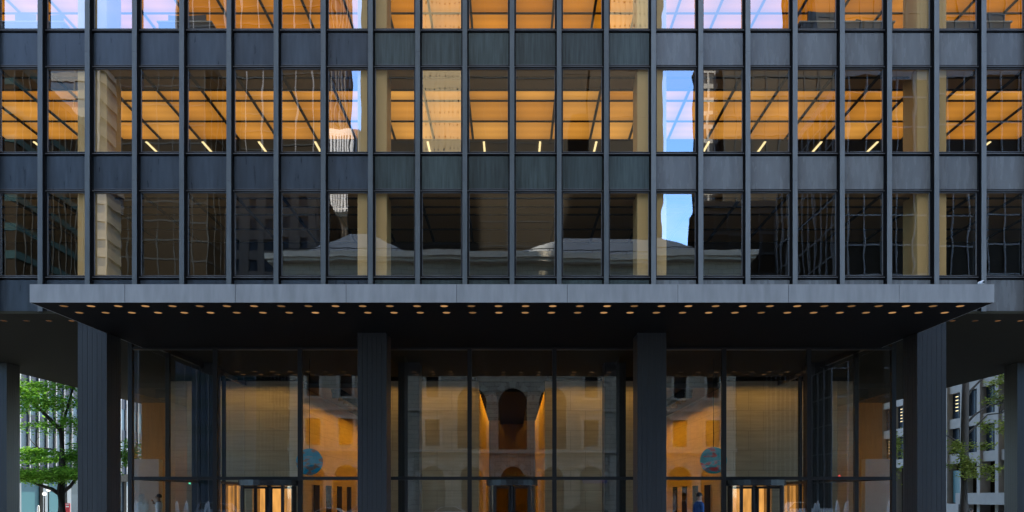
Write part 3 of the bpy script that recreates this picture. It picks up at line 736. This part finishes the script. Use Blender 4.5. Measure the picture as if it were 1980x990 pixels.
    ho=h.build('hair',hair,None); ho.parent=P; ho.location=(0,0,0)
    return P
down={-1:((-.25,.03,1.14),(-.26,-.04,.90)),1:((.25,.03,1.14),(.26,-.04,.90)),'kn':.06}
person('dark haired man in a navy blue suit walking past the right hallway window',(PX(1352,25.1),25.1,0),PI*.5+.35,0,SK,HAIR,NAVY,WHITE,down,1.74)
handmouth={-1:((-.24,-.05,1.16),(-.10,-.17,1.42)),1:((.24,.03,1.14),(.25,-.06,.90)),'kn':.04}
person('brown haired man in a pale shirt with hand to mouth by the low stone wall',(PX(307,27.6),27.6,0),-PI*.5+.2,0,SK2,HAIR2,WHITE,GREY,handmouth,1.70)
person('dark haired pedestrian in black on the street below the concrete block',(PX(1878,46),46,-.75),PI*.5,0,SK,HAIR,DARKC,DARKC,down,1.66)

# =================================================================== the avenue opposite (seen in the glass)
def gridtower(name,label,x0,x1,yf,depth,z1,px,pw,py,ph,core,pier,band,pz=.25,cat='tower',z0=-.75,sides=True):
    t=thing(name,label,cat,((x0+x1)/2,yf-depth/2,z0))
    b=MB(); b.box(x0,x1,yf-depth,yf,z0,z1); b.build('wall',core,t)
    b=MB(); n=max(1,round((x1-x0)/px)); st=(x1-x0)/n
    for i in range(n+1):
        x=x0+i*st; b.box(x-pw/2,x+pw/2,yf-.02,yf+pz,z0,z1+.3)
    if sides:
        n2=max(1,round(depth/px)); s2=depth/n2
        for sgn,xe in ((-1,x0),(1,x1)):
            for i in range(1,n2+1):
                y=yf-i*s2; b.box(min(xe,xe+sgn*pz),max(xe,xe+sgn*pz),y-pw/2,y+pw/2,z0,z1+.3)
    b.build('pier_grid',pier,t)
    b=MB(); m=int((z1-z0)/py)
    for j in range(m+1):
        z=z0+4+j*py
        if z+ph>z1: break
        b.box(x0-pz*.6,x1+pz*.6,yf-depth+.01,yf+pz*.7,z,z+ph)
    b.box(x0-pz*.7,x1+pz*.7,yf-depth+.02,yf+pz*.75,z1-.8,z1+.25)
    b.build('floor_bands',band,t)
    return t
gridtower('dark_glass_tower','very dark glass tower with faint grey grid behind the palazzo',-27.5,27.0,-95,40,150,2.9,.10,3.9,.16,M['darkglass'],M['greytower'],M['greytower'],.10)
gridtower('dark_glass_wing','lower dark glass wing stepped out in front of the dark glass tower',-27.0,24.2,-80,8,55,2.9,.08,3.9,.14,M['darkglass'],M['greytower'],M['greytower'],.08)
gridtower('dark_glass_wing','taller dark glass wing at the south edge of the dark glass tower',13,24.8,-84.5,3.5,76,2.9,.08,3.9,.14,M['darkglass'],M['greytower'],M['greytower'],.08)
gridtower('buff_tower','narrow sunlit buff stone tower rising behind the dark glass wing',-15.4,-9.0,-89,5.5,120,.85,.64,2.1,1.75,M['winglass'],M['buff'],M['buff'],.25)
gridtower('buff_tower','sunlit buff stone tower top nearer the sky gap',17.0,24.0,-89,5.5,98,.85,.64,2.1,1.75,M['winglass'],M['buff'],M['buff'],.25)
gridtower('brick_apartment_house','grey brown brick apartment house with flat top',-44,-31,-74,30,50,2.6,1.3,3.2,1.5,M['winglass'],M['brick'],M['brick'],.3)
gridtower('brick_apartment_house','taller grey brown brick slab behind the flat topped apartment house',-60,-40.5,-110,8,68,2.6,1.3,3.2,1.5,M['winglass'],M['brick'],M['brick'],.3)
gridtower('dark_slab','tall dark slab tower north of the palazzo with pale corner ribs',-71,-39.5,-120,25,128,3.4,.25,3.8,.3,M['darkglass'],M['rib'],M['greytower'],.2)
gridtower('white_tower','slim white striped tower rising behind dark blocks north of the palazzo',-39.3,-32.5,-118,12,80,.62,.36,4.2,.25,M['winglass'],M['palewhite'],M['palewhite'],.3)
gridtower('dark_low_slab','dark block in front of the slim white tower',-41,-28,-106,6,57,2.2,.3,3.6,.5,M['darkglass'],M['greytower'],M['greytower'],.15)
gridtower('banded_tower','white and blue banded tower far to the north',-84,-74,-95,25,80,6,.3,3.2,1.6,M['blueglass'],M['bandgrey'],M['bandgrey'],.3)
gridtower('low_glass_slab','low glass slab with pale mullions on the corner north of the palazzo',-62,-34,-52,18,27,1.6,.12,3.4,1.1,M['blueglass'],M['gridwhite'],M['tealband'],.14)
gridtower('green_glass_slab','dark green glass slab on a low podium to the north',-90,-63,-53,18,57,1.5,.10,3.6,.9,M['darkglass'],M['greytower'],M['tealband'],.12)
gridtower('north_slab','long dark slab filling the skyline to the north',-150,-58,-101,18,85,3.,.2,3.6,.3,M['darkglass'],M['greytower'],M['greytower'],.12)
gridtower('pale_grid_tower','slim pale tower with fine window grid beside the sky gap',35.6,39.4,-100,8,84,1.1,.35,2.6,.8,M['winglass'],M['palest'],M['palest'],.2)
gridtower('dark_low_slab','dark slab in front of the slim pale tower',32.2,66,-88,8,52,2.6,.3,3.6,.5,M['darkglass'],M['greytower'],M['greytower'],.2)
gridtower('grey_slab','dark grey slab tower south of the slim pale tower',38.9,56,-97,20,83,2.6,.3,3.6,.5,M['darkglass'],M['greytower'],M['greytower'],.2)
gridtower('grey_slab','tallest dark grey slab tower to the south',56.2,100,-97,20,135,2.6,.3,3.6,.5,M['darkglass'],M['greytower'],M['greytower'],.2)
gridtower('white_grid_tower','dark glass office block with a white mullion grid to the south',40.5,100,-47.6,25,53,2.05,.13,3.6,.18,M['darkglass'],M['gridwhite'],M['gridwhite'],.22)

# palazzo club
RY=-48.; RL=28.4
PZ=thing('palazzo_club','limestone palazzo with three arched loggia bays and pale hipped roofs across the avenue','clubhouse',(0,RY-14,-.75))
b=MB(); b.box(-RL,RL,RY-28,RY-.9,-.75,31); b.build('wall',M['stone'],PZ)
def opening_wall(mb,x0,x1,z0,z1,cx,w,zb,zt,arch,y=RY,th=.9,mi=0):
    """wall bay x0..x1,z0..z1 with a rect/arched hole; front at y, reveals th deep"""
    a,c=cx-w/2,cx+w/2; zs=zt-w/2 if arch else zt
    def fq(xa,xb,za,zb_):
        if xb-xa>1e-4 and zb_-za>1e-4: mb.quad((xa,y,za),(xa,y,zb_),(xb,y,zb_),(xb,y,za),mi)
    fq(x0,a,z0,z1); fq(c,x1,z0,z1); fq(a,c,z0,zb)
    mb.quad((a,y,zb),(a,y,zs),(a,y-th,zs),(a,y-th,zb),mi); mb.quad((c,y,zb),(c,y-th,zb),(c,y-th,zs),(c,y,zs),mi); mb.quad((a,y,zb),(a,y-th,zb),(c,y-th,zb),(c,y,zb),mi)
    if arch:
        n=14; pts=[(cx-w/2*math.cos(PI*i/n),zs+w/2*math.sin(PI*i/n)) for i in range(n+1)]
        for i in range(n):
            (xa,za),(xb,zb2)=pts[i],pts[i+1]
            mb.quad((xa,y,za),(xa,y,z1),(xb,y,z1),(xb,y,zb2),mi); mb.quad((xa,y,za),(xb,y,zb2),(xb,y-th,zb2),(xa,y-th,za),mi)
    else:
        fq(a,c,zt,z1); mb.quad((a,y,zt),(c,y,zt),(c,y-th,zt),(a,y-th,zt),mi)
bays=[-25.6,-21.4,-15.8,-10.2]; bays=bays+[-5.2,0,5.2]+[-q for q in bays[::-1]]
edges=[-RL]+[(p+q)/2 for p,q in zip(bays[:-1],bays[1:])]+[RL]
b=MB()
for i,cx in enumerate(bays):
    x0,x1=edges[i],edges[i+1]
    opening_wall(b,x0,x1,-.75,7.6,cx,3.0,-.7,5.5,True)
    if abs(cx)<6:
        opening_wall(b,x0,x1,7.6,16.6,cx,3.7,7.7,15.6,True)
        opening_wall(b,x0,x1,16.6,30,cx,1.7,20.5,23.3,False)
    else:
        opening_wall(b,x0,x1,7.6,12.6,cx,1.9,8.0,11.4,False)
        opening_wall(b,x0,x1,12.6,19,cx,1.6,14.2,17,False)
        opening_wall(b,x0,x1,19,30,cx,1.7,20.5,23.3,False)
b.quad((-RL,RY,-.75),(-RL,RY-.95,-.75),(-RL,RY-.95,30),(-RL,RY,30)); b.quad((RL,RY,-.75),(RL,RY,30),(RL,RY-.95,30),(RL,RY-.95,-.75))
b.build('facade',M['stone'],PZ)
b=MB()
for i,cx in enumerate(bays):
    if abs(cx)>6:
        for (zb,zt,w) in ((8.0,11.4,1.9),(14.2,17,1.6),(20.5,23.3,1.7)):
            b.box(cx-w/2-.35,cx-w/2,RY+.003,RY+.14,zb,zt); b.box(cx+w/2,cx+w/2+.35,RY+.003,RY+.14,zb,zt); b.box(cx-w/2-.5,cx+w/2+.5,RY+.002,RY+.22,zt,zt+.4); b.box(cx-w/2-.45,cx+w/2+.45,RY+.002,RY+.2,zb-.3,zb)
    # voussoirs on arches
    for (w,zt) in ([(3.0,5.5)]+([(3.7,15.6)] if abs(cx)<6 else [])):
        zs=zt-w/2
        for q in range(9):
            if q%2: continue
            a0=PI*q/9; a1=PI*(q+1)/9; r0=w/2+.02; r1=w/2+.75
            P=[(cx-r*math.cos(t),zs+r*math.sin(t)) for r,t in ((r0,a0),(r0,a1),(r1,a1),(r1,a0))]
            b.prism_y(P,RY+.003,RY+.10)
b.box(-RL-.2,RL+.2,RY+.001,RY+.3,7.2,7.6); b.box(-RL-.1,-8,RY+.001,RY+.2,12.5,12.8); b.box(8,RL+.1,RY+.001,RY+.2,12.5,12.8); b.box(-RL-.1,RL+.1,RY+.001,RY+.2,19.0,19.3)
b.box(-RL-.9,RL+.9,RY-.9,RY+1.0,30.01,30.4); b.box(-RL-1.2,RL+1.2,RY-.9,RY+1.3,30.4,31.1)
b.build('cornice',M['stone2'],PZ)
b=MB()
for k in range(13):
    z=-.6+.6*k
    for i in range(len(bays)):
        for (xa,xb) in ((edges[i],bays[i]-2.3),(bays[i]+2.3,edges[i+1])):
            if xb-xa>.2: b.box(xa,xb,RY+.002,RY+.07,z,z+.52)
b.build('rustication',M['stone2'],PZ)
b=MB()
for cx in bays:
    b.box(cx-2,cx+2,RY-.898,RY-.85,-.7,23.5)
b.build('glazing',M['winglass'],PZ)
b=MB(); zr=31.1
def hip(x0,x1,y0,y1,z,h,ins):
    A=[(x0,y1,z),(x1,y1,z),(x1,y0,z),(x0,y0,z)]; B=[(x0+ins,y1-3,z+h),(x1-ins,y1-3,z+h),(x1-ins,y0+3,z+h),(x0+ins,y0+3,z+h)]
    for i in range(4): j=(i+1)%4; b.quad(A[i],A[j],B[j],B[i])
    b.poly(B)
hip(-28,-11,RY-24,RY-2,zr,4.0,7); hip(-3,27.5,RY-24,RY-2,zr,3.8,10)
b.build('roof',M['roof'],PZ)
b=MB(); b.tube([(-28,RY+.4,zr+.55),(28,RY+.4,zr+.55)],.05,6)
for k in range(29): b.tube([(-28+2*k,RY+.4,zr),(-28+2*k,RY+.4,zr+.55)],.04,5)
b.build('railing',M['black'],PZ)
aw=MB(); aw.prism_y([(9.0,3.3),(12.0,3.3),(12.0,4.0),(9.0,4.0)],RY+.1,RY+1.6); aw.build('awning',mat('blue awning cloth',(.06,.06,.22),.8),PZ)

# vehicles on the avenue
def paint(n,c): return mat(n,c,.25,spec=.5,coat=.6)
TYRE=mat('tyre',(.02,.02,.02),.8); RIM=mat('rim',(.35,.35,.36),.4,metal=.8); AUTOG=mat('car glass',(.02,.025,.03),.08)
def vehicle(label,x,y,kind,pm,flip=1,cat='car',name='parked_car'):
    z=-.746; t=thing(name,label,cat,(x,y,-.746),'vehicles on the avenue')
    if kind=='sedan': L,W,H=4.7,1.8,1.45; prof=[(-2.3,.35),(2.3,.35),(2.35,.6),(2.2,.82),(1.2,.95),(-1.6,.98),(-2.25,.9),(-2.35,.6)]; cab=[(1.15,.96),(.45,1.40),(-.9,1.45),(-1.75,.99)]
    elif kind=='suv': L,W,H=4.8,1.95,1.8; prof=[(-2.35,.4),(2.35,.4),(2.4,.75),(2.25,1.0),(1.2,1.1),(-2.3,1.12),(-2.4,.8)]; cab=[(1.15,1.11),(.5,1.72),(-2.0,1.80),(-2.3,1.13)]
    elif kind=='pickup': L,W,H=5.4,1.95,1.9; prof=[(-2.7,.45),(2.7,.45),(2.75,.85),(2.6,1.1),(1.5,1.2),(-.6,1.22),(-.62,1.22),(-2.7,1.22)]; cab=[(1.45,1.21),(.85,1.85),(-.4,1.9),(-.75,1.22)]
    else: L,W,H=7.5,2.4,3.3; prof=[(-3.7,.5),(3.7,.5),(3.75,1.2),(3.6,1.7),(2.4,1.75),(-3.7,1.75)]; cab=[(3.55,1.72),(3.2,2.45),(2.3,2.5),(2.25,1.76)]
    b=MB(); b.prism_y([(x+flip*px,z+pz) for px,pz in prof],y-W/2,y+W/2)
    ci=.16
    n=len(cab); lo=[(x+flip*px,z+pz) for px,pz in cab]
    b.prism_y(lo,y-W/2+ci,y+W/2-ci); b.build('body',pm,t)
    b=MB(); c=[(px*.86+sum(q[0] for q in cab)/n*.14,pz*.82+sum(q[1] for q in cab)/n*.18) for px,pz in cab]
    for yy in (y-W/2+ci-.012,y+W/2-ci+.002): b.prism_y([(x+flip*px,z+pz) for px,pz in c],yy,yy+.01)
    b.build('side_window',AUTOG,t)
    if kind=='truck':
        b=MB(); b.box(min(x+flip*2.1,x-flip*3.7),max(x+flip*2.1,x-flip*3.7),y-W/2-.02,y+W/2+.02,z+.9,z+3.25); b.build('cargo_box',mat('pale truck side with brown blotches',(.62,.52,.44),.5,col2=(.22,.10,.05),nscale=1.1,nd=3),t)
        b=MB(); b.box(min(x+flip*2.12,x-flip*3.72),max(x+flip*2.12,x-flip*3.72),y-W/2-.04,y+W/2+.04,z+3.251,z+3.33); b.build('roof_rail',M['white'],t)
    for wx in (-L*.31,L*.31):
        for s_ in (-1,1):
            r=.33 if kind!='truck' else .45
            yy=y+s_*(W/2-.1); w=MB(); w.tube([(x+flip*wx,yy-.11,z+r),(x+flip*wx,yy+.11,z+r)],r,18); w=w.build('wheel',TYRE,t)
            q=MB(); q.tube([(x+flip*wx,yy+s_*.10,z+r),(x+flip*wx,yy+s_*.125,z+r)],r*.6,14); q.build('rim',RIM,w)
    for s_ in (-1,1):
        h=MB(); hx=prof[2][0]; h.box(*sorted((x+flip*(hx-.12),x+flip*(hx+.01))),y+s_*W*.36-.16,y+s_*W*.36+.16,z+prof[2][1]-.02,z+prof[2][1]+.12); h.build('headlight',M['white'],t)
    return t
vehicle('white sedan nearest the plaza left of centre',-16.6,-21.0,'sedan',paint('white paint',(.75,.76,.77)),1)
vehicle('silver grey sport utility vehicle behind the white sedan',-14.7,-25.4,'suv',paint('silver paint',(.5,.52,.55)),-1)
vehicle('grey sport utility vehicle far left on the avenue',-27,-21.2,'suv',paint('grey paint',(.22,.24,.28)),1)
vehicle('white sedan waiting opposite the centre door',-6.2,-21,'sedan',paint('white paint',(.75,.76,.77)),-1)
vehicle('dark sedan on the far lane right of centre',8.5,-36,'sedan',paint('black paint',(.03,.03,.035)),1)
vehicle('white pickup truck right of the right revolving door',26.6,-20.4,'pickup',paint('white paint',(.75,.76,.77)),-1,'truck','pickup_truck')
vehicle('box truck with pale side and brown blotches on the far lane',16.2,-36.5,'truck',paint('white paint',(.75,.76,.77)),-1,'truck','box_truck')

# traffic signals
for (x,y,lab,lm) in ((-28.5,-17.5,'traffic signal showing green at the north corner','greenlamp'),(28.9,-17.5,'traffic signal showing red at the south corner','redlamp')):
    t=thing('traffic_signal',lab,'traffic light',(x,y,-.62),'signals on the avenue')
    b=MB(); b.tube([(x,y,-.62),(x,y,3.6)],.07,10); b.build('pole',M['greytower'],t)
    h=MB(); h.box(x-.16,x+.16,y+.08,y+.32,2.55,3.55); h=h.build('signal_head',M['plastic'],t)
    for k,z in enumerate((3.35,3.05,2.75)):
        on=(k==0 and lm=='redlamp') or (k==2 and lm=='greenlamp')
        b=MB(); b.tube([(x,y+.321,z),(x,y+.335,z)],.10,14); b.build('signal_lens',M[lm] if on else M['plastic'],h)

# plaza pools with fountain jets
for sgn,nm in ((-1,'north'),(1,'south')):
    F=thing('fountain_pool','shallow granite plaza pool with white jets on the %s side'%nm,'fountain',(sgn*24,-4,0),'plaza pools')
    b=MB(); x0,x1=sorted((sgn*18.5,sgn*29.5))
    b.box(x0,x1,-10,-9.6,.001,.16); b.box(x0,x1,2.6,3.0,.001,.16); b.box(x0,x0+.4,-9.6,2.6,.001,.16); b.box(x1-.4,x1,-9.6,2.6,.001,.16); b.build('rim',M['granite'],F)
    b=MB(); b.quad((x0+.4,-9.6,.09),(x1-.4,-9.6,.09),(x1-.4,2.6,.09),(x0+.4,2.6,.09)); b.build('water',M['pool'],F)
    rj=random.Random(9)
    for (jx,jy,h) in ((22.3,-1.5,1.35),(23.3,-2.2,1.3),(25.8,-1.5,1.3),(22.6,-6,1.25),(26.2,-6,1.2)):
        b=MB()
        for q in range(5):
            a=rj.uniform(0,6.28); rr=rj.uniform(0,.13)
            xx,yy=sgn*jx+rr*math.cos(a),jy+rr*math.sin(a); hh=h*rj.uniform(.75,1.05)
            b.tube([(xx,yy,.09),(xx*1.0,yy,hh*.5),(xx,yy,hh*.85),(xx,yy,hh)],[.20,.15,.10,.03],9)
        b.build('jet',M['water'],F)

# =================================================================== light, sky, camera
SUN_EL=math.radians(40); SUN_AZ=math.radians(15)     # from beyond the tower, to the right
sd=Vector((math.sin(SUN_AZ)*math.cos(SUN_EL),math.cos(SUN_AZ)*math.cos(SUN_EL),math.sin(SUN_EL)))
ld=bpy.data.lights.new('sun','SUN'); ld.energy=3.0; ld.angle=math.radians(.53); ld.color=(1,.93,.80)
lo=bpy.data.objects.new('sun',ld); col.objects.link(lo); lo.location=(60,100,160); lo.rotation_euler=(-sd).to_track_quat('-Z','Y').to_euler()
W=bpy.data.worlds.new('World'); C.world=W; W.use_nodes=True; nt=W.node_tree; nt.nodes.clear(); N=nt.nodes; L=nt.links
out=N.new('ShaderNodeOutputWorld'); bg=N.new('ShaderNodeBackground'); L.new(bg.outputs[0],out.inputs[0]); bg.inputs[1].default_value=.15
sk=N.new('ShaderNodeTexSky'); sk.sky_type='NISHITA'; sk.sun_disc=False; sk.sun_elevation=SUN_EL; sk.sun_rotation=SUN_AZ; sk.air_density=1.0; sk.dust_density=.15; sk.ozone_density=6.0
tc=N.new('ShaderNodeTexCoord'); mp=N.new('ShaderNodeMapping'); mp.inputs['Scale'].default_value=(1,1,2.2); L.new(tc.outputs['Generated'],mp.inputs[0])
nz=N.new('ShaderNodeTexNoise'); nz.inputs['Scale'].default_value=2.6; nz.inputs['Detail'].default_value=7; nz.inputs['Roughness'].default_value=.55; L.new(mp.outputs[0],nz.inputs['Vector'])
mr=N.new('ShaderNodeMapRange'); mr.inputs[1].default_value=.57; mr.inputs[2].default_value=.78; mr.inputs[4].default_value=.40; L.new(nz.outputs[0],mr.inputs[0])
mx=N.new('ShaderNodeMix'); mx.data_type='RGBA'; sx_=N.new('ShaderNodeSeparateXYZ'); L.new(tc.outputs['Generated'],sx_.inputs[0])
zr_=N.new('ShaderNodeMapRange'); zr_.interpolation_type='SMOOTHSTEP'; zr_.inputs[1].default_value=.42; zr_.inputs[2].default_value=.72; zr_.inputs[4].default_value=.55; L.new(sx_.outputs[2],zr_.inputs[0])
am=N.new('ShaderNodeMath'); am.operation='ADD'; am.use_clamp=True; L.new(mr.outputs[0],am.inputs[0]); L.new(zr_.outputs[0],am.inputs[1]); L.new(am.outputs[0],mx.inputs[0]); tn=N.new('ShaderNodeMix'); tn.data_type='RGBA'; tn.blend_type='MULTIPLY'; tn.inputs[0].default_value=1; tn.inputs[7].default_value=(.84,.95,1.02,1); L.new(sk.outputs[0],tn.inputs[6]); L.new(tn.outputs[2],mx.inputs[6]); mx.inputs[7].default_value=(4.3,4.2,4.1,1); L.new(mx.outputs[2],bg.inputs[0])

cd=bpy.data.cameras.new('camera'); cam=bpy.data.objects.new('camera',cd); col.objects.link(cam); C.camera=cam
cam.location=(0,0,1.62); cam.rotation_euler=(PI/2,0,0); cd.sensor_width=36; cd.lens=36*1521/1980; cd.shift_y=(960-495)/1980; cd.clip_end=4000; cd.clip_start=.1
vs=C.view_settings; vs.view_transform='Standard'; vs.look='None'; vs.gamma=1; vs.use_curve_mapping=False; vs.exposure=2.7
C.cycles.use_denoising=True; C.cycles.max_bounces=8; C.cycles.transparent_max_bounces=24; C.cycles.glossy_bounces=5; C.cycles.diffuse_bounces=3
C.cycles.sample_clamp_indirect=6; C.cycles.caustics_reflective=False; C.cycles.caustics_refractive=False
